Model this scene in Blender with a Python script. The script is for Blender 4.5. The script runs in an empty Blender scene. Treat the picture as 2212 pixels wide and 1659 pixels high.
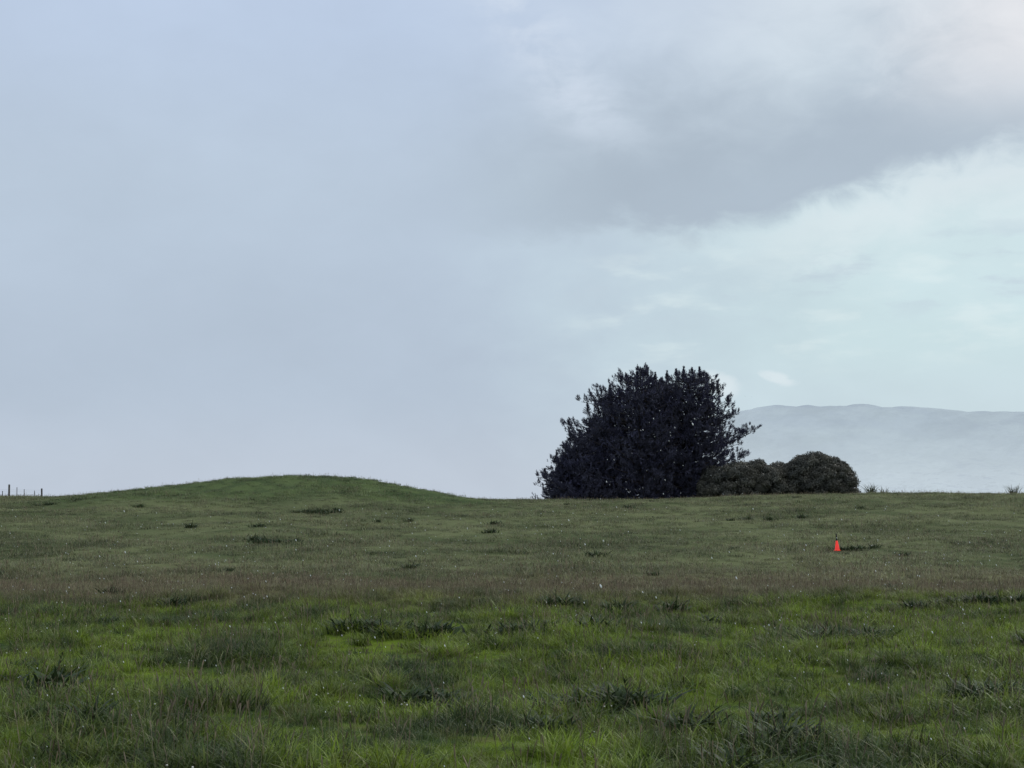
import bpy, math, random
import numpy as np
from mathutils import Vector
rng = np.random.default_rng(7)
random.seed(7)
scene = bpy.context.scene
scene.view_settings.view_transform = 'Standard'
scene.view_settings.look = 'None'
scene.view_settings.exposure = 0

def lin(c):
    out = []
    for v in c:
        v = v / 255.0
        out.append(v / 12.92 if v <= 0.04045 else ((v + 0.055) / 1.055) ** 2.4)
    return (*out, 1.0)

# ------------------------------------------------------------------ node helper
class N:
    def __init__(s, nt): s.nt = nt; s.n = nt.nodes; s.l = nt.links
    def put(s, sock, v):
        if isinstance(v, bpy.types.NodeSocket): s.l.new(v, sock)
        else: sock.default_value = v
    def m(s, op, a, b=0.0, c=0.0, clamp=False):
        n = s.n.new('ShaderNodeMath'); n.operation = op; n.use_clamp = clamp
        s.put(n.inputs[0], a); s.put(n.inputs[1], b); s.put(n.inputs[2], c)
        return n.outputs[0]
    def add(s, a, b): return s.m('ADD', a, b)
    def sub(s, a, b): return s.m('SUBTRACT', a, b)
    def mul(s, a, b): return s.m('MULTIPLY', a, b)
    def sm(s, x, a, b, lo=0.0, hi=1.0):
        n = s.n.new('ShaderNodeMapRange'); n.interpolation_type = 'SMOOTHSTEP'
        s.put(n.inputs[0], x); s.put(n.inputs[1], a); s.put(n.inputs[2], b)
        s.put(n.inputs[3], lo); s.put(n.inputs[4], hi)
        return n.outputs[0]
    def noise(s, vec, scale, detail=4, rough=0.5, dist=0.0):
        n = s.n.new('ShaderNodeTexNoise'); s.put(n.inputs['Vector'], vec)
        n.inputs['Scale'].default_value = scale; n.inputs['Detail'].default_value = detail
        n.inputs['Roughness'].default_value = rough; n.inputs['Distortion'].default_value = dist
        return n.outputs['Fac']
    def mix(s, f, a, b, mode='MIX'):
        n = s.n.new('ShaderNodeMix'); n.data_type = 'RGBA'; n.blend_type = mode
        s.put(n.inputs[0], f); s.put(n.inputs[6], a); s.put(n.inputs[7], b)
        return n.outputs[2]
    def ramp(s, f, stops):
        n = s.n.new('ShaderNodeValToRGB'); s.put(n.inputs[0], f)
        r = n.color_ramp; r.interpolation = 'EASE'
        while len(r.elements) < len(stops): r.elements.new(0.5)
        for e, (p, c) in zip(r.elements, stops): e.position = p; e.color = c
        return n.outputs[0]
    def comb(s, x, y, z):
        n = s.n.new('ShaderNodeCombineXYZ')
        s.put(n.inputs[0], x); s.put(n.inputs[1], y); s.put(n.inputs[2], z)
        return n.outputs[0]
    def sep(s, v):
        n = s.n.new('ShaderNodeSeparateXYZ'); s.put(n.inputs[0], v); return n.outputs

# ------------------------------------------------------------------ sky
SUN_AZ, SUN_EL = math.radians(38), math.radians(38)
world = bpy.data.worlds.new("World"); scene.world = world; world.use_nodes = True
nt = world.node_tree; nt.nodes.clear(); k = N(nt)
tc = nt.nodes.new('ShaderNodeTexCoord')
X, Y, Z = k.sep(tc.outputs['Generated'])
az = k.mul(k.m('ARCTAN2', X, Y), 57.2958)
el = k.mul(k.m('ARCSINE', Z), 57.2958)
P = k.comb(az, k.mul(el, 1.7), 0.0)
P2 = k.comb(k.mul(az, 0.8), k.mul(el, 2.6), 7.3)
nA = k.sub(k.noise(P, 0.11, 5, 0.5), 0.5)
nB = k.sub(k.noise(P, 0.36, 7, 0.58, 0.4), 0.5)
nC = k.sub(k.noise(P2, 0.33, 6, 0.55), 0.5)
eln = k.m('DIVIDE', el, 30.0, clamp=True)
left = k.ramp(eln, [(0, lin((190, 201, 216))), (0.17, lin((181, 195, 212))), (0.4, lin((186, 201, 218))), (0.67, lin((189, 205, 228))), (1.0, lin((190, 203, 222)))])
right = k.ramp(eln, [(0, lin((200, 215, 225))), (0.12, lin((200, 218, 226))), (0.22, lin((203, 224, 229))), (0.35, lin((206, 226, 231))), (0.5, lin((206, 219, 229))), (0.67, lin((210, 221, 231))), (1.0, lin((215, 222, 230)))])
fx = k.sm(k.add(k.add(az, k.mul(nA, 12)), k.mul(nB, 3)), -5.0, 15.0)
col = k.mix(fx, left, right)
# dark cloud base
edge = k.sm(az, 7, 20, 10.6, 13.3)
de = k.add(k.sub(el, edge), k.add(k.mul(nB, 3.6), k.mul(nA, 1.0)))
band = k.mul(k.sm(de, -0.6, 1.0), k.sm(k.add(de, k.mul(nA, 4)), 2.0, 8.5, 1.0, 0.0))
band = k.mul(band, k.sm(k.add(az, k.mul(nA, 6)), -6, 5))
band = k.mul(band, k.sm(az, 14, 22, 1.0, 0.8))
col = k.mix(k.mul(band, 0.95), col, lin((172, 186, 200)))
# pale edge under the cloud
under = k.mul(k.mul(k.sm(de, -3.2, -0.9), k.sm(de, -0.9, 0.4, 1.0, 0.0)), k.sm(az, 7, 14))
col = k.mix(k.mul(under, 0.5), col, lin((226, 235, 239)))
# streaky layer low on the right
st = k.mul(k.sm(nC, 0.0, 0.2), k.mul(k.sm(el, 4.5, 6.5), k.sm(el, 9.0, 11.0, 1.0, 0.0)))
st = k.mul(st, k.sm(az, 0, 6))
col = k.mix(k.mul(st, 0.5), col, lin((222, 236, 238)))
st2 = k.mul(k.sm(nC, -0.02, -0.16), k.mul(k.sm(el, 6.5, 8.5), k.sm(el, 9.5, 11.5, 1.0, 0.0)))
col = k.mix(k.mul(k.mul(st2, k.sm(az, 0, 5)), 0.6), col, lin((191, 206, 218)))
# brighter wisps up high in the middle
w = k.mul(k.sm(k.m('ABSOLUTE', k.add(k.sub(az, 1.7), k.mul(k.sub(el, 17.5), 0.7))), 0.2, 2.8, 1.0, 0.0), k.sm(el, 13.5, 16.0))
w = k.mul(w, k.sm(k.add(nB, nC), -0.2, 0.2))
col = k.mix(k.mul(w, 0.6), col, lin((211, 222, 236)))
# white gap upper right
g = k.mul(k.sm(k.add(az, k.mul(nB, 4)), 13, 21), k.mul(k.sm(el, 13.5, 17.5), k.sm(el, 26, 34, 1.0, 0.0)))
col = k.mix(k.mul(g, 0.8), col, lin((240, 240, 243)))
# small low puffs
for (ca, ce, sa, se) in ((10.6, 4.9, 0.6, 0.3), (8.3, 4.7, 0.9, 0.5)):
    da = k.m('POWER', k.m('DIVIDE', k.sub(k.add(az, k.mul(nB, 2.2)), ca), sa), 2.0)
    dd = k.m('POWER', k.m('DIVIDE', k.sub(k.add(k.add(el, k.mul(nB, 1.0)), k.mul(k.sub(az, ca), 0.35)), ce), se), 2.0)
    col = k.mix(k.mul(k.sm(k.add(da, dd), 0.1, 1.3, 1.0, 0.0), 0.6), col, lin((224, 234, 239)))
# overall mottling
mot = k.add(1.0, k.add(k.mul(nA, 0.16), k.mul(nB, 0.06)))
vm = nt.nodes.new('ShaderNodeVectorMath'); vm.operation = 'SCALE'
nt.links.new(col, vm.inputs[0]); nt.links.new(mot, vm.inputs['Scale'])
bg = nt.nodes.new('ShaderNodeBackground'); nt.links.new(vm.outputs[0], bg.inputs[0]); bg.inputs[1].default_value = 1.0
sky = nt.nodes.new('ShaderNodeTexSky'); sky.sky_type = 'NISHITA'; sky.sun_disc = False
sky.sun_elevation = SUN_EL; sky.sun_rotation = SUN_AZ
bg2 = nt.nodes.new('ShaderNodeBackground'); nt.links.new(sky.outputs[0], bg2.inputs[0]); bg2.inputs[1].default_value = 0.1
ms = nt.nodes.new('ShaderNodeMixShader'); ms.inputs[0].default_value = 0.97
nt.links.new(bg2.outputs[0], ms.inputs[1]); nt.links.new(bg.outputs[0], ms.inputs[2])
wo = nt.nodes.new('ShaderNodeOutputWorld'); nt.links.new(ms.outputs[0], wo.inputs[0])

sd = bpy.data.lights.new("sun", 'SUN'); sd.energy = 1.25; sd.angle = math.radians(20); sd.color = (1, 0.96, 0.9)
so = bpy.data.objects.new("sun", sd); scene.collection.objects.link(so)
d = Vector((math.sin(SUN_AZ) * math.cos(SUN_EL), math.cos(SUN_AZ) * math.cos(SUN_EL), math.sin(SUN_EL)))
so.rotation_euler = d.to_track_quat('Z', 'Y').to_euler()

# ------------------------------------------------------------------ terrain function
EYE = 2.2
RX = [-400, -60, -37, -34.5, -31, -1.5, 7, 13, 20, 26, 38, 80, 400]
RZ = [2.0, 2.75, 2.62, 2.47, 2.40, 2.33, 2.30, 2.42, 2.70, 2.78, 2.78, 2.7, 2.0]
MX = [-36, -31.8, -28.6, -25.4, -22.3, -19.1, -16, -12.8, -11.2, -9.7, -8.1, -6.5, -4.9, -3.3, -1.45, 1.5]
MZ = [0, .1, .38, .78, 1.13, 1.43, 1.63, 1.72, 1.66, 1.41, 1.14, .82, .5, .24, .04, 0]
def sstep(t): t = np.clip(t, 0, 1); return t * t * (3 - 2 * t)
def smooth_interp(x, xs, ys, w):
    return sum(np.interp(x + o * w, xs, ys) for o in (-1, -.5, 0, .5, 1)) / 5
def ground_z(x, y):
    x = np.asarray(x, float); y = np.asarray(y, float)
    r = smooth_interp(x, RX, RZ, 1.5)
    z = r * sstep((y - 38) / 67.0)
    z = z + smooth_interp(x, MX, MZ, 1.0) * np.exp(-((y - 97) / 8.0) ** 2)
    fall = np.clip(y - 107, 0, None)
    z = z - 70 * (1 - np.exp(-(fall / 420.0) ** 1.5))
    near = 1 - sstep((y - 90) / 30)
    z = z + near * (0.05 * np.sin(x * .55 + y * .31) + 0.04 * np.sin(x * 1.3 - y * .9 + 1) + 0.05 * np.sin(y * .62 + x * .12))
    z = z + 0.10 * np.exp(-((y - 31) / 3.0) ** 2)
    return z

def build_mesh(name, verts, faces_idx, totals, mats, mat_idx=None, smooth=False, fattr=None):
    me = bpy.data.meshes.new(name)
    verts = np.asarray(verts, np.float32); faces_idx = np.asarray(faces_idx, np.int32); totals = np.asarray(totals, np.int32)
    me.vertices.add(len(verts)); me.vertices.foreach_set('co', verts.ravel())
    me.loops.add(len(faces_idx)); me.loops.foreach_set('vertex_index', faces_idx)
    me.polygons.add(len(totals))
    starts = np.concatenate([[0], np.cumsum(totals)[:-1]]).astype(np.int32)
    me.polygons.foreach_set('loop_start', starts)
    for m_ in mats: me.materials.append(m_)
    if mat_idx is not None: me.polygons.foreach_set('material_index', np.asarray(mat_idx, np.int32))
    me.update(calc_edges=True)
    me.polygons.foreach_set('use_smooth', np.full(len(totals), smooth))
    if fattr is not None:
        a = me.attributes.new('tint', 'FLOAT', 'POINT'); a.data.foreach_set('value', np.asarray(fattr, np.float32))
    me.validate()
    return me

def link(name, me, parent=None):
    o = bpy.data.objects.new(name, me); scene.collection.objects.link(o)
    if parent: o.parent = parent
    return o

class Acc:
    """collects geometry for one mesh"""
    def __init__(s): s.v = []; s.f = []; s.t = []; s.m = []; s.a = []; s.n = 0
    def add(s, v, f, nper, mat=0, tint=0.5):
        v = np.asarray(v, float).reshape(-1, 3); f = np.asarray(f, int).reshape(-1, nper)
        s.v.append(v); s.f.append((f + s.n).ravel()); s.t.append(np.full(len(f), nper)); s.m.append(np.full(len(f), mat))
        s.a.append(np.broadcast_to(np.asarray(tint, float), (len(v),)).copy()); s.n += len(v)
    def mesh(s, name, mats, smooth=False):
        return build_mesh(name, np.concatenate(s.v), np.concatenate(s.f), np.concatenate(s.t), mats, np.concatenate(s.m), smooth, np.concatenate(s.a))

def tube(acc, pts, rads, sides=6, mat=0, tint=0.5):
    pts = np.asarray(pts, float); n = len(pts)
    vs = []
    for i in range(n):
        t = pts[min(i + 1, n - 1)] - pts[max(i - 1, 0)]; t /= (np.linalg.norm(t) + 1e-9)
        ref = np.array([0, 0, 1.]) if abs(t[2]) < .9 else np.array([1., 0, 0])
        u = np.cross(t, ref); u /= np.linalg.norm(u); w_ = np.cross(t, u)
        for j in range(sides):
            a = 2 * math.pi * j / sides
            vs.append(pts[i] + rads[i] * (u * math.cos(a) + w_ * math.sin(a)))
    fs = []
    for i in range(n - 1):
        for j in range(sides):
            fs.append((i * sides + j, i * sides + (j + 1) % sides, (i + 1) * sides + (j + 1) % sides, (i + 1) * sides + j))
    acc.add(vs, fs, 4, mat, tint)
    acc.add(vs[-sides:], [tuple(range(sides))], sides, mat, tint)

def ribbons(acc, base, azim, lean, length, width, curve, segs=3, mat=0, tint=0.5):
    """curved tapering blades"""
    n = len(base); dirx = np.cos(azim); diry = np.sin(azim)
    twist = azim + math.pi / 2 + rng.normal(0, .5, n)
    wx, wy = np.cos(twist), np.sin(twist)
    rows = []
    for i in range(segs + 1):
        t = i / segs
        h = length * (lean * t + curve * t * t); z = length * (t - 0.55 * curve * t * t * t) * np.sqrt(np.clip(1 - lean * lean * .6, .1, 1))
        c = base + np.stack([dirx * h, diry * h, z], 1)
        wd = width * (1 - t ** 1.6) * .5 + 0.0004
        off = np.stack([wx * wd, wy * wd, wd * 0], 1)
        rows += [c - off, c + off]
    v = np.stack(rows, 1).reshape(-1, 3)
    per = 2 * (segs + 1); b = np.arange(n)[:, None] * per
    f = np.concatenate([b + np.array([[2 * i, 2 * i + 1, 2 * i + 3, 2 * i + 2]]) for i in range(segs)], 0)
    tn = np.repeat(np.broadcast_to(np.asarray(tint, float), (n,)), per)
    acc.add(v, f, 4, mat, tn)

# ------------------------------------------------------------------ materials
def new_mat(name):
    m_ = bpy.data.materials.new(name); m_.use_nodes = True; m_.node_tree.nodes.clear()
    return m_, N(m_.node_tree)
def finish(k, color, rough=0.8, transl=0.0, bump=None, spec=0.2):
    nt = k.nt
    p = nt.nodes.new('ShaderNodeBsdfPrincipled'); k.put(p.inputs['Base Color'], color)
    p.inputs['Roughness'].default_value = rough; p.inputs['Specular IOR Level'].default_value = spec
    if bump is not None:
        b = nt.nodes.new('ShaderNodeBump'); b.inputs['Strength'].default_value = bump[1]; b.inputs['Distance'].default_value = bump[2]
        nt.links.new(bump[0], b.inputs['Height']); nt.links.new(b.outputs[0], p.inputs['Normal'])
    out = nt.nodes.new('ShaderNodeOutputMaterial'); sh = p.outputs[0]
    if transl > 0:
        t = nt.nodes.new('ShaderNodeBsdfTranslucent'); k.put(t.inputs[0], color)
        mx = nt.nodes.new('ShaderNodeMixShader'); mx.inputs[0].default_value = transl
        nt.links.new(sh, mx.inputs[1]); nt.links.new(t.outputs[0], mx.inputs[2]); sh = mx.outputs[0]
    nt.links.new(sh, out.inputs[0])

def pasture_colour(k):
    geo = k.n.new('ShaderNodeNewGeometry'); pos = geo.outputs['Position']
    x, y, z = k.sep(pos)
    big = k.noise(pos, 0.16, 4, 0.6); med = k.noise(pos, 0.6, 5, 0.65); fine = k.noise(pos, 2.4, 4, 0.65)
    far = k.noise(k.comb(k.mul(x, .35), k.mul(y, .5), 3.1), 0.35, 5, 0.65)
    near = k.mix(k.sm(k.add(k.mul(big, .4), k.mul(med, .6)), .41, .57), (0.064, 0.100, 0.030, 1), (0.190, 0.265, 0.028, 1))
    near = k.mix(k.mul(k.sm(fine, .52, .68), .8), near, (0.175, 0.180, 0.065, 1))
    near = k.mix(k.mul(k.sm(fine, .46, .36), .75), near, (0.042, 0.072, 0.022, 1))
    mid = k.mix(k.sm(far, .38, .60), (0.120, 0.145, 0.070, 1), (0.220, 0.238, 0.125, 1))  # mid-field greens lifted and greyed to paint in haze
    mid = k.mix(k.mul(k.sm(med, .52, .66), .65), mid, (0.085, 0.115, 0.050, 1))
    mid = k.mix(k.mul(k.sm(fine, .52, .68), .45), mid, (0.225, 0.205, 0.13, 1))
    yy = k.add(y, k.mul(k.sub(big, .5), 14))
    col = k.mix(k.sm(yy, 28, 36), near, mid)
    bandm = k.mul(k.sm(yy, 28, 33), k.sm(yy, 36, 50, 1.0, 0.0))
    col = k.mix(k.mul(bandm, k.sm(med, .3, .6, .15, .6)), col, (0.225, 0.18, 0.115, 1))
    mound = k.mul(k.mul(k.sm(y, 84, 91), k.sm(x, -34, -26)), k.sm(x, -5, 4, 1.0, 0.0))
    col = k.mix(k.mul(mound, .75), col, k.mix(k.sm(med, .40, .60), (0.075, 0.118, 0.050, 1), (0.145, 0.198, 0.080, 1)))
    return col, pos, fine

m_ground, k = new_mat("pasture_ground")
c, pos, fine = pasture_colour(k)
dark = k.mix(1.0, c, (0.68, 0.72, 0.62, 1), 'MULTIPLY')
finish(k, dark, 0.95, bump=(k.noise(pos, 5, 5, .7), 0.7, 0.15), spec=.05)

m_grass, k = new_mat("grass_blade")
c, pos, fine = pasture_colour(k)
oi = k.n.new('ShaderNodeObjectInfo')
at = k.n.new('ShaderNodeAttribute'); at.attribute_name = 'tint'
v = k.add(k.sm(oi.outputs['Random'], 0, 1, .65, 1.4), k.sm(at.outputs['Fac'], 0, 1, -.4, .4))
vmn = k.n.new('ShaderNodeVectorMath'); vmn.operation = 'SCALE'; k.l.new(c, vmn.inputs[0]); k.l.new(v, vmn.inputs['Scale'])
c2 = k.mix(k.mul(k.sm(at.outputs['Fac'], .84, .96), .55), vmn.outputs[0], (0.36, 0.35, 0.18, 1))
finish(k, c2, 0.5, 0.38, spec=.28)

def simple(name, ca, cb, scale, rough=.8, transl=0, spec=.2, bump=None):
    m_, k = new_mat(name)
    geo = k.n.new('ShaderNodeNewGeometry')
    n_ = k.noise(geo.outputs['Position'], scale, 4, .6)
    c = k.mix(k.sm(n_, .35, .65), ca, cb)
    at = k.n.new('ShaderNodeAttribute'); at.attribute_name = 'tint'
    vm_ = k.n.new('ShaderNodeVectorMath'); vm_.operation = 'SCALE'
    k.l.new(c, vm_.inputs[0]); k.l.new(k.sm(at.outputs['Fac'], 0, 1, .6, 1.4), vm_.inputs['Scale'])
    finish(k, vm_.outputs[0], rough, transl, bump=(n_, bump, .02) if bump else None, spec=spec)
    return m_
m_seed = simple("grass_seed_head", (.24, .18, .125, 1), (.32, .27, .19, 1), 2, .9, .3)
m_dock = simple("dock_leaf", (.030, .050, .020, 1), (.055, .085, .028, 1), 3, .6, .15)
m_dockstem = simple("dock_stem", (.09, .07, .04, 1), (.13, .09, .05, 1), 3)
m_clover = simple("clover_petal", (.42, .42, .36, 1), (.55, .54, .46, 1), 5)
m_pine = simple("pine_needles", (.050, .050, .092, 1), (.080, .080, .118, 1), .6, .7, .12, .3)  # needle colour made bluer and lighter, with distance haze painted in
m_bark = simple("pine_bark", (.06, .052, .06, 1), (.10, .085, .09, 1), 3, .9, bump=.6)
m_shrub = simple("shrub_leaves", (.070, .072, .062, 1), (.125, .118, .092, 1), .9, .6, .08, .3)
m_flax = simple("flax_leaf", (.06, .075, .045, 1), (.12, .12, .07, 1), 1, .5, .1)
m_wood = simple("weathered_wood", (.06, .055, .05, 1), (.12, .11, .10, 1), 8, .9, bump=.5)
m_wire = simple("fence_wire", (.16, .16, .16, 1), (.25, .25, .25, 1), 8, .5)
m_black = simple("black_plastic", (.012, .012, .014, 1), (.02, .02, .022, 1), 8, .5)
m_red, k = new_mat("fluorescent_red_plastic")
geo = k.n.new('ShaderNodeNewGeometry')
p = k.n.new('ShaderNodeBsdfPrincipled')
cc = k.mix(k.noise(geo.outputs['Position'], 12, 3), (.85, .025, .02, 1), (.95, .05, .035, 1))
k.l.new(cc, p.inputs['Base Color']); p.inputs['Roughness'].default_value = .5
k.l.new(cc, p.inputs['Emission Color']); p.inputs['Emission Strength'].default_value = .5  # added glow, stands in for the plastic's fluorescence
o_ = k.n.new('ShaderNodeOutputMaterial'); k.l.new(p.outputs[0], o_.inputs[0])

# ------------------------------------------------------------------ ground sheet
def geom(a, b, n): return list(np.geomspace(a, b, n))
xs = np.array([-v for v in reversed(geom(75, 9000, 22))] + list(np.arange(-74, 74.1, .8)) + geom(75, 9000, 22))
ys = np.array([-v for v in reversed(geom(10, 6000, 18))] + list(np.arange(-9, 8, 2)) + list(np.arange(8, 45, .4)) + list(np.arange(45, 130, .6)) + geom(131, 9500, 34))
gx, gy = np.meshgrid(xs, ys)
gz = ground_z(gx, gy)
V = np.stack([gx, gy, gz], -1).reshape(-1, 3)
nx, ny = len(xs), len(ys)
ii = (np.arange(ny - 1)[:, None] * nx + np.arange(nx - 1)[None]).ravel()
F = np.stack([ii, ii + 1, ii + 1 + nx, ii + nx], 1)
link("ground", build_mesh("ground", V, F.ravel(), np.full(len(F), 4), [m_ground], smooth=True))

# ------------------------------------------------------------------ distant hills
HX = [-600, 0, 300, 560, 700, 770, 830, 880, 940, 1010, 1080, 1150, 1220, 1290, 1370, 1450, 1620, 1900, 2300, 2900, 3600]
HZ = [0, 10, 120, 245, 285, 298, 308, 302, 306, 301, 310, 300, 302, 296, 291, 288, 284, 290, 270, 280, 120]
hx = np.linspace(-600, 3600, 420); hy = np.linspace(2600, 6000, 120)
gx, gy = np.meshgrid(hx, hy)
from mathutils import noise as mn
nz = np.array([mn.fractal(Vector((a / 420., b / 900., 1.7)), 0.9, 2.1, 6) for a, b in zip(gx.ravel(), gy.ravel())]).reshape(gx.shape)
nz2 = np.array([mn.noise(Vector((a / 55., 3.3, 1.7))) + .5 * mn.noise(Vector((a / 22., 3.3, 5.7))) for a in hx])[None]
prof = np.where(gy < 4500, sstep((gy - 2600) / 1900.) ** 1.25, 1 - sstep((gy - 4500) / 1500.))
hz = -75 + (np.interp(gx, HX, HZ) + 75 + 5 * nz2) * prof + nz * 60 * prof * (1 - np.exp(-((gy - 4500) / 500.) ** 2))
V = np.stack([gx, gy, hz], -1).reshape(-1, 3); nx, ny = len(hx), len(hy)
ii = (np.arange(ny - 1)[:, None] * nx + np.arange(nx - 1)[None]).ravel()
F = np.stack([ii, ii + 1, ii + 1 + nx, ii + nx], 1)
m_hill, k = new_mat("hillside_painted_haze")
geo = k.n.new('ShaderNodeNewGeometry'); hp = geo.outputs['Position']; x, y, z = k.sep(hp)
al = k.sm(z, 20, 330, .06, .20)  # haze painted into the hill: see-through fade, thicker toward foot and left
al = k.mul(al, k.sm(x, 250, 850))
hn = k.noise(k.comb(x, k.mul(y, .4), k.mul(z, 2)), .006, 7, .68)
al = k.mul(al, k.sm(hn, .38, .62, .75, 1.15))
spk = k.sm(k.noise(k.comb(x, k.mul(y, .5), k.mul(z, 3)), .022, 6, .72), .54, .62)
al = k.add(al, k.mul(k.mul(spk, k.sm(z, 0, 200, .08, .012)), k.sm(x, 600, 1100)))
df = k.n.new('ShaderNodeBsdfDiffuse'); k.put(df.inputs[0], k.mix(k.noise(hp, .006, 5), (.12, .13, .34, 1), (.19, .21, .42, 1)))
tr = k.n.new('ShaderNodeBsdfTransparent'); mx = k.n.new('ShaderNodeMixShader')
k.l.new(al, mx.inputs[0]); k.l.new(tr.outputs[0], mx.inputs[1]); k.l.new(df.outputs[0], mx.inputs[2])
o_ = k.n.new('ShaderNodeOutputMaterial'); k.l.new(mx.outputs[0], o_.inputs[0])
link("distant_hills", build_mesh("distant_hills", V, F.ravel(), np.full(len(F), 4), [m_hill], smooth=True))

# ------------------------------------------------------------------ instancing
def scatter(name, sources, pts, rots, scl, idx):
    coll = bpy.data.collections.new(name + "_kit")
    for s_ in sources: coll.objects.link(s_)
    me = bpy.data.meshes.new(name); n = len(pts)
    me.vertices.add(n); me.vertices.foreach_set('co', np.asarray(pts, np.float32).ravel())
    a = me.attributes.new('rot', 'FLOAT_VECTOR', 'POINT'); a.data.foreach_set('vector', np.asarray(rots, np.float32).ravel())
    a = me.attributes.new('scl', 'FLOAT', 'POINT'); a.data.foreach_set('value', np.asarray(scl, np.float32))
    a = me.attributes.new('idx', 'INT', 'POINT'); a.data.foreach_set('value', np.asarray(idx, np.int32))
    ob = link(name, me)
    ng = bpy.data.node_groups.new(name + "_scatter", 'GeometryNodeTree')
    ng.interface.new_socket('Geometry', in_out='INPUT', socket_type='NodeSocketGeometry')
    ng.interface.new_socket('Geometry', in_out='OUTPUT', socket_type='NodeSocketGeometry')
    gi = ng.nodes.new('NodeGroupInput'); go = ng.nodes.new('NodeGroupOutput')
    ci = ng.nodes.new('GeometryNodeCollectionInfo'); ci.inputs['Collection'].default_value = coll
    ci.inputs['Separate Children'].default_value = True; ci.inputs['Reset Children'].default_value = True
    ip = ng.nodes.new('GeometryNodeInstanceOnPoints'); ip.inputs['Pick Instance'].default_value = True
    def na(nm, dt):
        q = ng.nodes.new('GeometryNodeInputNamedAttribute'); q.data_type = dt; q.inputs['Name'].default_value = nm
        return q.outputs['Attribute']
    L = ng.links.new
    L(gi.outputs[0], ip.inputs['Points']); L(ci.outputs[0], ip.inputs['Instance'])
    L(na('idx', 'INT'), ip.inputs['Instance Index']); L(na('rot', 'FLOAT_VECTOR'), ip.inputs['Rotation']); L(na('scl', 'FLOAT'), ip.inputs['Scale'])
    L(ip.outputs[0], go.inputs[0])
    md = ob.modifiers.new('scatter', 'NODES'); md.node_group = ng
    return ob

def tuft(name, n, rad, hmin, hmax, width, seeds=0, seedh=.5, lean=.35, seg=3, cmax=.75):
    a = Acc()
    r = rad * np.sqrt(rng.random(n)); th = rng.random(n) * 6.283
    base = np.stack([r * np.cos(th), r * np.sin(th), np.full(n, -.03)], 1)
    ribbons(a, base, rng.random(n) * 6.283, np.abs(rng.normal(0, lean, n)).clip(0, .9), rng.uniform(hmin, hmax, n), width * rng.uniform(.6, 1.6, n), rng.uniform(.05, cmax, n), seg, 0, rng.random(n))
    for _ in range(seeds):
        r_ = rad * math.sqrt(random.random()); t_ = random.random() * 6.283; h = seedh * random.uniform(.7, 1.15)
        l = random.uniform(-.2, .2); l2 = random.uniform(-.2, .2)
        b = np.array([r_ * math.cos(t_), r_ * math.sin(t_), 0])
        ts = [0, .5, .78, .86, .95, 1]; w_ = width * .25
        tube(a, [b + np.array([l * h * t * t, l2 * h * t * t, h * t]) for t in ts], [w_, w_ * .8, w_ * .8, w_ * 2.2, w_ * 1.8, w_ * .3], 3, 1, random.random())
    return bpy.data.objects.new(name, a.mesh(name, [m_grass, m_seed]))

src = []
for i in range(6): src.append(tuft(f"tuft_{i:02d}", 80, .26, .08, .25, .010, 2 if i % 2 else 0, .34, .55, 4, .9))
for i in range(6, 9): src.append(tuft(f"tuft_{i:02d}", 70, .30, .12, .28, .011, 9, .38))     # seedy band
for i in range(9, 13): src.append(tuft(f"tuft_{i:02d}", 85, .55, .07, .22, .018, 2, .26, .5, 2))  # grazed mid-field
src.append(tuft("tuft_13", 130, .15, .20, .36, .010, 0, .5, .5, 4, .8)); src.append(tuft("tuft_14", 120, .17, .18, .34, .010, 3, .42, .55, 4, .8))  # tussocks

def region(y0, y1, dens, kx=.42, mx_=4):
    area_w = 2 * (kx * y1 + mx_); n = int(dens * area_w * (y1 - y0))
    y = rng.uniform(y0, y1, n); x = rng.uniform(-area_w / 2, area_w / 2, n)
    keep = np.abs(x) < kx * y + mx_
    return x[keep], y[keep]
PX, PY, PS, PI = [], [], [], []
def put(x, y, s_, i_): PX.append(x); PY.append(y); PS.append(s_); PI.append(i_)
def patch(x, y, f, s_=0):
    return .5 + .25 * np.sin(x * f + 1.3 * np.sin(y * f * .7 + s_)) + .25 * np.sin(y * f * 1.3 + 1.7 * np.sin(x * f * .8 + 2 + s_))
x, y = region(7, 34, 14); put(x, y, rng.uniform(.6, 1.2, len(x)) * (.55 + .85 * patch(x, y, 1.3)), rng.integers(0, 6, len(x)))
x, y = region(7, 34, 2.2); kk = patch(x, y, 1.7, 2) + rng.normal(0, .12, len(x)) > .58; x, y = x[kk], y[kk]; put(x, y, rng.uniform(.6, 1.2, len(x)), rng.integers(13, 15, len(x)))
x, y = region(29, 43, 4); kk = (rng.random(len(x)) < 1 - np.abs(y - 35) / 9); x, y = x[kk], y[kk]; put(x, y, rng.uniform(.55, .9, len(x)), rng.integers(6, 9, len(x)))
x, y = region(33, 60, 5.0); put(x, y, rng.uniform(.5, 1.15, len(x)) * (.5 + .75 * patch(x, y, .7)), rng.integers(9, 13, len(x)))
x, y = region(60, 112, 2.6); put(x, y, rng.uniform(.5, 1.2, len(x)) * (.5 + .7 * patch(x, y, .5)), rng.integers(9, 13, len(x)))
x = np.concatenate(PX); y = np.concatenate(PY)
n = len(x); print("grass instances", n)
scatter("grass", src, np.stack([x, y, ground_z(x, y)], 1), np.stack([rng.normal(0, .08, n), rng.normal(0, .08, n), rng.random(n) * 6.283], 1), np.concatenate(PS), np.concatenate(PI))

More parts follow.
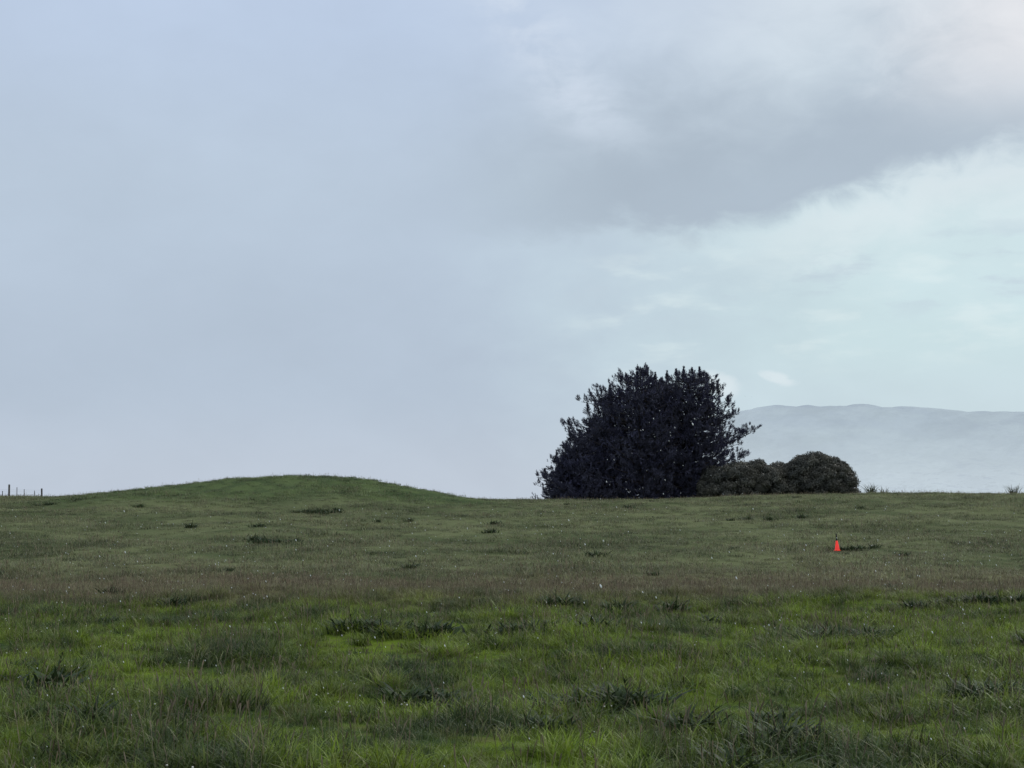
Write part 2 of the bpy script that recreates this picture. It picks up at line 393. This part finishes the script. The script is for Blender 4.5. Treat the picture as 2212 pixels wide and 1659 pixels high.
# weeds (docks): low clumps of broad leaves
def dock(name, nl, L, stems):
    a = Acc(); n = nl
    base = np.stack([rng.normal(0, .16, n), rng.normal(0, .16, n), np.zeros(n)], 1)
    ribbons(a, base, rng.random(n) * 6.283, rng.uniform(.3, .9, n), L * rng.uniform(.5, 1.1, n), .06 * rng.uniform(.6, 1.2, n), rng.uniform(.2, .8, n), 4, 0, rng.random(n))
    for _ in range(stems):
        h = L * random.uniform(1.0, 1.25); l = random.uniform(-.3, .3); l2 = random.uniform(-.3, .3)
        f_ = lambda t: np.array([l * h * t, l2 * h * t, h * t])
        tube(a, [f_(t) for t in (0, .5, 1)], [.006, .005, .003], 4, 1)
        m2 = 9; tt = rng.uniform(.3, 1, m2)
        ribbons(a, np.array([f_(t) for t in tt]), rng.random(m2) * 6.283, rng.uniform(.2, .6, m2), .12 * (1.3 - tt), np.full(m2, .02), np.full(m2, .3), 2, 0, rng.random(m2))
    return bpy.data.objects.new(name, a.mesh(name, [m_dock, m_dockstem]))
ds = [dock("dock_0", 60, .36, 0), dock("dock_1", 75, .33, 0), dock("dock_2", 60, .37, 1)]
cl = []
for c_ in [(-2.1, 23.6, .9, .5, 14), (0.1, 23.2, .8, .4, 9), (-17.4, 44, 1.8, .8, 16), (-10.3, 59, 1.8, 1.2, 14), (-10.8, 80, 1.2, 1.5, 14), (1.2, 29.5, 1.6, .6, 9), (9.6, 29, 1.8, .7, 10), (5.2, 23, 1.2, .5, 5), (.9, 15.8, .7, .35, 7), (2.5, 13.4, .5, .3, 3), (13, 56, 1.4, .8, 5), (12, 72, 1.5, 2, 4), (-1.0, 16.3, .6, .3, 3), (5.4, 16.2, .5, .3, 3), (-7.5, 26, 1.2, .5, 5)]:
    for _ in range(c_[4]): cl.append((random.gauss(c_[0], c_[2] * .5), random.gauss(c_[1], c_[3] * .6)))
x, y = region(9, 34, .05); cl += list(zip(x, y))
x, y = region(34, 100, .010); cl += list(zip(x, y))
cl = np.array(cl); n = len(cl)
scatter("weeds", ds, np.stack([cl[:, 0], cl[:, 1], ground_z(cl[:, 0], cl[:, 1])], 1), np.stack([np.zeros(n), np.zeros(n), rng.random(n) * 6.283], 1), rng.uniform(.55, 1.05, n), rng.integers(0, 3, n))

# clover flowers
a = Acc()
import bmesh
def ball(r, sub=1):
    bm = bmesh.new(); bmesh.ops.create_icosphere(bm, subdivisions=sub, radius=r)
    v = np.array([q.co[:] for q in bm.verts]); f = np.array([[q.index for q in fc.verts] for fc in bm.faces]); bm.free(); return v, f
bv, bf = ball(.009)
for j in range(2):
    b = np.array([random.uniform(-.2, .2), random.uniform(-.2, .2), 0]); h = random.uniform(.2, .3)
    tube(a, [b, b + np.array([.01, .01, h])], [.002, .0015], 3, 1)
    a.add(bv * np.array([1, 1, .85]) + b + np.array([.01, .01, h]), bf, 3, 0, random.random())
co = bpy.data.objects.new("clover_0", a.mesh("clover_0", [m_clover, m_grass]))
x, y = region(9, 26, .3); n = len(x)
scatter("clover_flowers", [co], np.stack([x, y, ground_z(x, y)], 1), np.stack([x * 0, x * 0, rng.random(n) * 6.283], 1), rng.uniform(.7, 1.2, n), np.zeros(n))

# ------------------------------------------------------------------ pines
def unit(v): return v / (np.linalg.norm(v, axis=-1, keepdims=True) + 1e-9)
def shoots(acc, pos, dr, length, nn=9, nl=.24, nw=.055, mat=0):
    """needle-covered shoots: fans of slender triangles around each shoot axis"""
    n = len(pos); dr = unit(dr)
    t = np.tile(np.linspace(.05, 1.0, nn), (n, 1)); rnd = rng.normal(0, 1, (n, nn, 3))
    side = rnd - (rnd * dr[:, None]).sum(-1, keepdims=True) * dr[:, None]; side = unit(side)
    spread = (1.05 - .75 * t)[..., None]
    nd = unit(dr[:, None] * .8 + side * spread)
    b = pos[:, None] + dr[:, None] * (t * length[:, None])[..., None]
    ln = nl * rng.uniform(.7, 1.2, (n, nn, 1)) * (1.1 - .35 * t)[..., None]
    wv = unit(np.cross(nd, rng.normal(0, 1, (n, nn, 3)))) * nw * .5
    tri = np.stack([b - wv, b + wv, b + nd * ln], 2).reshape(-1, 3)
    f = np.arange(len(tri)).reshape(-1, 3)
    acc.add(tri, f, 3, mat, np.repeat(rng.random(n), nn * 3))
def pine(name, X0, Y0, left, right, nbranch, dens, depth=1.0, limbs=(), ntip=26, tipz=2.6, spires=()):
    a = Acc(); z0 = float(ground_z(X0, Y0)) - .2
    lh = np.array([p_[0] for p_ in left]) + EYE; lr = np.array([p_[1] for p_ in left])
    rh = np.array([p_[0] for p_ in right]) + EYE; rr = np.array([p_[1] for p_ in right])
    H = max(lh[-1], rh[-1])
    def R(z, az_):
        c_ = np.cos(az_); wl = (1 - c_) / 2
        return (np.interp(z, lh, lr) * wl + np.interp(z, rh, rr) * (1 - wl)) * (1 - .15 * (1 - abs(c_))) * depth
    zs = np.linspace(z0, H - .3, 9)
    wob = lambda z: np.array([.15 * math.sin(z * .7 + X0), .15 * math.cos(z * .5 + X0), 0])
    tube(a, [np.array([X0, Y0, z]) + wob(z) for z in zs], [.38 * (1 - (z - z0) / (H - z0 + .4)) + .03 for z in zs], 8, 1)
    SP, SD, SL = [], [], []
    spec = []
    for b in range(nbranch):
        u = (b + random.random()) / nbranch; ze = z0 + .5 + (H - z0 - .5) * u ** .95
        az_ = b * 2.399 + random.uniform(-.5, .5)
        spec.append((ze, az_, max(.3, float(R(ze, az_)) * random.choice([.70, .80, .88, .96, 1.05])), 1.0))
    for (h_, az_, L_) in limbs: spec.append((h_ + EYE, az_, L_, 1.35))
    for (ze, az_, L, dm) in spec:
        drop = random.uniform(.05, .4)
        zs_ = max(z0 + .5, ze - L * drop)
        st_ = np.array([X0, Y0, zs_]) + wob(zs_); en = np.array([X0 + L * math.cos(az_), Y0 + L * math.sin(az_), ze])
        mid = (st_ + en) / 2 + np.array([0, 0, -.08 * L])
        path = lambda t: (st_[None] * (1 - t)[:, None] ** 2 + 2 * mid[None] * (t * (1 - t))[:, None] + en[None] * t[:, None] ** 2)
        tt = np.array([0, .35, .7, 1.0]); tube(a, path(tt), [.04 + .018 * L, .03 + .012 * L, .03, .012], 4, 1)
        out = np.array([math.cos(az_), math.sin(az_), 0]); lat = np.array([-out[1], out[0], 0]); up = np.array([0, 0, 1.])
        npl = max(3, int((2 + 2.3 * L) * dm)); tp = np.linspace(.3, 1, npl) + rng.normal(0, .03, npl); tp = np.clip(tp, .2, 1)
        for t_ in tp:
            s_ = random.gauss(0, 1) * ((.20 * L + .1) * (1.12 - t_) + .06)
            c_ = path(np.array([t_]))[0] + lat * s_ + up * random.gauss(.02, .08)
            tl = random.uniform(.3, .7) * (1.15 - .35 * t_)
            tdir = unit(out * random.uniform(.1, .8) + lat * (np.sign(s_) * random.uniform(0, .6)) + up * random.uniform(.35, 1.2))
            n = int(dens * 11 * (tl / .5)); q = rng.random(n) ** .8
            pp = c_ + tdir * (q * tl)[:, None] + rng.normal(0, .12, (n, 3)) * (1.15 - q)[:, None]
            dd = tdir + rng.normal(0, .4, (n, 3)) * (1.1 - q)[:, None] + up * .25
            SP.append(pp); SD.append(dd); SL.append(rng.uniform(.12, .28, n))
    # upright leaders round the top, and a few taller spires
    tips = []
    for q in range(ntip):
        az_ = random.uniform(0, 6.283); rr_ = random.random() ** .5; zt = H - random.uniform(.0, tipz)
        r_ = float(R(zt, az_)) * rr_ * .98
        tips.append((X0 + r_ * math.cos(az_), Y0 + r_ * math.sin(az_), zt - .2, random.uniform(.4, .85), 14, 1.0))
    for (sx, sz, sh) in spires: tips.append((X0 + sx, Y0 + random.uniform(-.4, .4), sz + EYE - sh, sh, 60, 1.35))
    for (bx, by, bz, hgt, m2, fat) in tips:
        tt = rng.random(m2) ** .9
        base = np.array([bx, by, bz])
        tube(a, [base, base + np.array([0, 0, hgt])], [.03, .008], 3, 1)
        an = rng.random(m2) * 6.283
        SP.append(base + np.stack([tt * 0, tt * 0, tt * hgt], 1))
        SD.append(np.stack([np.cos(an) * (1 - tt) * fat, np.sin(an) * (1 - tt) * fat, .35 + tt], 1)); SL.append(.28 * fat * (1.08 - tt) + .02)
    shoots(a, np.concatenate(SP), np.concatenate(SD), np.concatenate(SL), 8, .18, .042)
    # shaded inner foliage
    n = int(1300 * dens); z = rng.uniform(z0 + .1, H - 1.6, n); an = rng.random(n) * 6.283; r = R(z, an) * np.sqrt(rng.random(n)) * .72
    shoots(a, np.stack([X0 + r * np.cos(an), Y0 + r * np.sin(an), z], 1), rng.normal(0, 1, (n, 3)) + np.array([0, 0, .6]), rng.uniform(.3, .6, n), 7, .34, .12)
    return link(name, a.mesh(name, [m_pine, m_bark]))
PI_ = math.pi
pine("pine_tree", 10.9, 119, [(-.5, 4.2), (2, 5.4), (4, 5.8), (5.9, 5.3), (7, 5.0), (8.2, 4.7), (9.2, 3.7), (10.0, 2.2), (10.8, .15)],
     [(-.5, 3), (6, 3.4), (9, 2.6), (10.0, 1.2), (10.8, .15)], 180, 1.0,
     limbs=[(6.6, PI_, 6.7), (6.1, PI_ + .12, 6.5), (5.8, PI_ - .15, 6.1), (6.4, PI_ + .05, 6.2), (8.4, PI_, 5.1), (8.9, PI_ + .1, 4.3), (9.4, PI_, 3.7), (10.2, PI_, 2.2), (10.4, PI_ - .3, 1.7)], ntip=34, tipz=3.4,
     spires=[(.45, 11.45, 1.6), (-.4, 10.9, 1.1), (-1.3, 10.7, 1.2), (-2.7, 9.7, 1.1), (-3.4, 9.3, 1.1), (-4.6, 8.3, 1.0), (1.1, 10.8, 1.1)])
pine("pine_tree", 15.1, 120, [(-.5, 3), (6, 3.2), (9.4, 3.0), (10.2, 2.4), (10.6, 1.5)],
     [(-.5, 1.6), (1, 2.0), (2, 2.6), (3.2, 3.0), (3.8, 4.2), (4.6, 3.6), (5.2, 3.4), (5.9, 4.2), (6.8, 3.2), (7.4, 3.5), (8.4, 3.2), (9.2, 2.6), (10.2, 1.8), (10.6, 1.1)], 180, 1.0,
     limbs=[(6.15, 0, 5.6), (6.3, .12, 5.0), (5.8, -.12, 5.0), (3.9, 0, 4.7), (4.1, .15, 4.3), (3.6, -.15, 4.1), (7.5, 0, 4.0), (7.4, .2, 3.9), (8.6, 0, 3.5), (5.0, .05, 4.3), (9.4, .1, 2.8), (10.3, 0, 2.0)], ntip=40, tipz=1.6,
     spires=[(-2.0, 11.0, 1.1), (-1.2, 11.2, 1.1), (-.55, 11.4, 1.2), (.1, 11.3, 1.0), (.75, 11.35, 1.1), (1.4, 10.9, 1.0), (2.4, 9.8, .9), (3.2, 8.9, .8)])
pine("pine_tree", 5.3, 118, [(-.5, 3.6), (.4, 3.4), (1.75, 3.0), (3.3, 1.8), (4.5, .9), (5.3, .1)], [(-.5, 3.5), (3, 3), (4.6, 1.4), (5.3, .1)], 110, 1.0,
     limbs=[(1.9, PI_, 3.1), (3.4, PI_, 2.0)], ntip=20, spires=[(-1.6, 4.0, .9), (-2.6, 2.7, .8)])
pine("pine_tree", 13.0, 122.5, [(-.5, 3.5), (7, 3.5), (9.2, 2.0), (10.2, .2)], [(-.5, 3.5), (7, 3.5), (9.2, 2.0), (10.2, .2)], 90, 1.0)
pine("pine_tree", 8.0, 121.5, [(-.5, 4.0), (4, 2.9), (6.8, 1.8), (8.6, .2)], [(-.5, 3.5), (5, 3.0), (7, 2.2), (8.6, .2)], 90, 1.0)

# ------------------------------------------------------------------ rounded shrubs
def shrub(name, X0, Y0, rx, ry, top, lobes, flat=.75):
    a = Acc(); z0 = float(ground_z(X0, Y0)) - .1; H = top + EYE - z0
    for q in range(4):
        an = q * 1.7 + .3
        tube(a, [(X0 + .1 * math.cos(an), Y0 + .1 * math.sin(an), z0), (X0 + rx * .25 * math.cos(an), Y0 + ry * .25 * math.sin(an), z0 + H * .4), (X0 + rx * .5 * math.cos(an), Y0 + ry * .5 * math.sin(an), z0 + H * .75)], [.14, .1, .04], 6, 1)
    for q in range(lobes):
        an = q * 2.399; u = (q + .5) / lobes; ph = math.acos(1 - u)
        rl = random.uniform(.32, .72)
        zz = math.cos(ph) ** flat
        c_ = np.array([X0 + (rx - rl) * math.sin(ph) * math.cos(an), Y0 + (ry - rl) * math.sin(ph) * math.sin(an), z0 + .25 + (H - rl * .8 - .25) * zz]) + rng.normal(0, .14, 3)
        n = int(950 * rl); dv = unit(rng.normal(0, 1, (n, 3)))
        rad = rl * (1 - .3 * rng.random(n) ** 2 + .12 * rng.normal(0, 1, n).clip(-1, 1.5))
        p_ = c_ + dv * rad[:, None] * np.array([1.1, 1.1, .85])
        nrm = unit(dv + rng.normal(0, .55, (n, 3))); u_ = unit(np.cross(nrm, rng.normal(0, 1, (n, 3)))); w_ = np.cross(nrm, u_)
        s_ = rng.uniform(.06, .12, n)[:, None]
        quad = np.stack([p_ - u_ * s_ * .9, p_ - w_ * s_ * .45, p_ + u_ * s_ * .9, p_ + w_ * s_ * .45], 1).reshape(-1, 3)
        tq = random.uniform(.2, .8)
        a.add(quad, np.arange(len(quad)).reshape(-1, 4), 4, 0, np.clip(np.repeat(rng.normal(tq, .2, n), 4), 0, 1))
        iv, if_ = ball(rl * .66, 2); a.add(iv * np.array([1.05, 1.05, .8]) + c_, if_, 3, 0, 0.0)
    # foliage core, so no daylight shows through the base
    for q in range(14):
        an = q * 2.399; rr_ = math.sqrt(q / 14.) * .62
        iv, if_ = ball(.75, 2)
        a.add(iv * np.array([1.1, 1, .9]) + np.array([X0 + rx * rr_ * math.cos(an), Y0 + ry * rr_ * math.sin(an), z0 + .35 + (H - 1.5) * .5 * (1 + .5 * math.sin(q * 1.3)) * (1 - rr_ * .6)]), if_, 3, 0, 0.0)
    return link(name, a.mesh(name, [m_shrub, m_bark]))
shrub("shrub", 19.3, 116.5, 3.3, 2.4, 3.45, 80)
shrub("shrub", 25.0, 117, 3.5, 2.6, 4.05, 95)
shrub("shrub", 22.0, 118, 2.4, 2.0, 3.3, 48)
shrub("shrub", 17.4, 117.5, 2.2, 1.6, 2.9, 44)

# ------------------------------------------------------------------ flax
def flax(name, X0, Y0, n, L):
    a = Acc(); z0 = float(ground_z(X0, Y0))
    base = np.array([X0, Y0, z0]) + np.stack([rng.normal(0, .15, n), rng.normal(0, .15, n), np.zeros(n)], 1)
    ribbons(a, base, rng.random(n) * 6.283, rng.uniform(.1, .75, n), L * rng.uniform(.7, 1.1, n), np.full(n, .07), rng.uniform(0, .5, n), 5, 0, rng.random(n))
    return link(name, a.mesh(name, [m_flax]))
flax("flax_plant", 27.7, 110, 44, 1.1)
flax("flax_plant", 29.0, 111, 16, .8)
flax("flax_plant", 39.4, 112, 40, 1.1)

# ------------------------------------------------------------------ wire fence
a = Acc(); fy = 108.5
def gz1(x): return float(ground_z(x, fy))
posts = [(-38.75, .45, .03), (-38.25, .95, .075), (-37.65, .75, .026), (-37.1, .6, .026), (-36.3, .5, .028), (-35.75, .68, .065)]
for q in range(14): posts.append((-39.4 - q * .95, .8 if q % 4 == 3 else .65, .07 if q % 4 == 3 else .028))
for (px_, h, r_) in posts:
    z = gz1(px_); tl = random.uniform(-.04, .04)
    tube(a, [(px_, fy, z - .2), (px_ + tl, fy, z + h), (px_ + tl, fy, z + h + .01)], [r_, r_ * .95, r_ * .6], 7, 0, random.random())
for hh in (.2, .4, .55):
    wx = np.linspace(-53, -35.75, 40); tube(a, [(q, fy - .05, gz1(q) + hh) for q in wx], [.003] * 40, 4, 1)
link("wire_fence", a.mesh("wire_fence", [m_wood, m_wire]))

# ------------------------------------------------------------------ traffic cone on a marker rod
cx, cy = 12.5, 55.0; z = float(ground_z(cx, cy)) + .08
a = Acc(); bm = bmesh.new(); bmesh.ops.create_cube(bm, size=1); bmesh.ops.scale(bm, vec=(.22, .22, .03), verts=bm.verts)
bmesh.ops.bevel(bm, geom=bm.edges[:], offset=.008, segments=2, affect='EDGES')
v = np.array([q.co[:] for q in bm.verts]) + np.array([cx, cy, z + .015])
for f_ in bm.faces: a.add(v[[q.index for q in f_.verts]], [list(range(len(f_.verts)))], len(f_.verts), 0)
bm.free()
tube(a, [(cx, cy, z + .03), (cx, cy, z + .05), (cx - .005, cy, z + .22), (cx - .015, cy, z + .37), (cx - .015, cy, z + .38)], [.095, .088, .06, .036, .026], 20, 0)
tube(a, [(cx - .015, cy, z + .36), (cx - .03, cy, z + .64), (cx - .03, cy, z + .65)], [.026, .025, .012], 10, 1)
link("traffic_cone", a.mesh("traffic_cone", [m_red, m_black]))

# ------------------------------------------------------------------ rain drops in the air
m_drop, k = new_mat("water_drop")
geo = k.n.new('ShaderNodeNewGeometry')
finish(k, k.mix(k.noise(geo.outputs['Position'], 1.0), (.9, .93, .96, 1), (.97, .97, .97, 1)), .3, .5)  # whitish colour painted in for the bright sky each drop would refract
a = Acc(); bv, bf = ball(1.0, 1)
for _ in range(900):
    yy = random.uniform(5, 34); xx = random.uniform(-.45, .45) * yy + random.uniform(-.5, .5)
    zz = random.uniform(.5, 2.15)
    if .06 * yy < xx < .17 * yy: zz = random.uniform(1.6, 2.2 + .075 * yy)
    if zz < .45 + float(ground_z(xx, yy)): continue
    r_ = random.uniform(.0024, .0046) * (1.7 if random.random() < .08 else 1) * (yy / 20) ** .5
    v = bv * np.array([r_, r_, r_ * 2.0]); v[:, 0] -= v[:, 2] * .4
    a.add(v + np.array([xx, yy, zz]), bf, 3, 0)
link("raindrops", a.mesh("raindrops", [m_drop], smooth=True))

# ------------------------------------------------------------------ camera
cam = bpy.data.cameras.new("camera"); cam.lens = 50; cam.sensor_width = 36; cam.clip_start = .1; cam.clip_end = 20000
co_ = bpy.data.objects.new("camera", cam); scene.collection.objects.link(co_)
co_.location = (0, 0, EYE); co_.rotation_euler = (math.radians(90 + 4.755), 0, 0)
scene.camera = co_
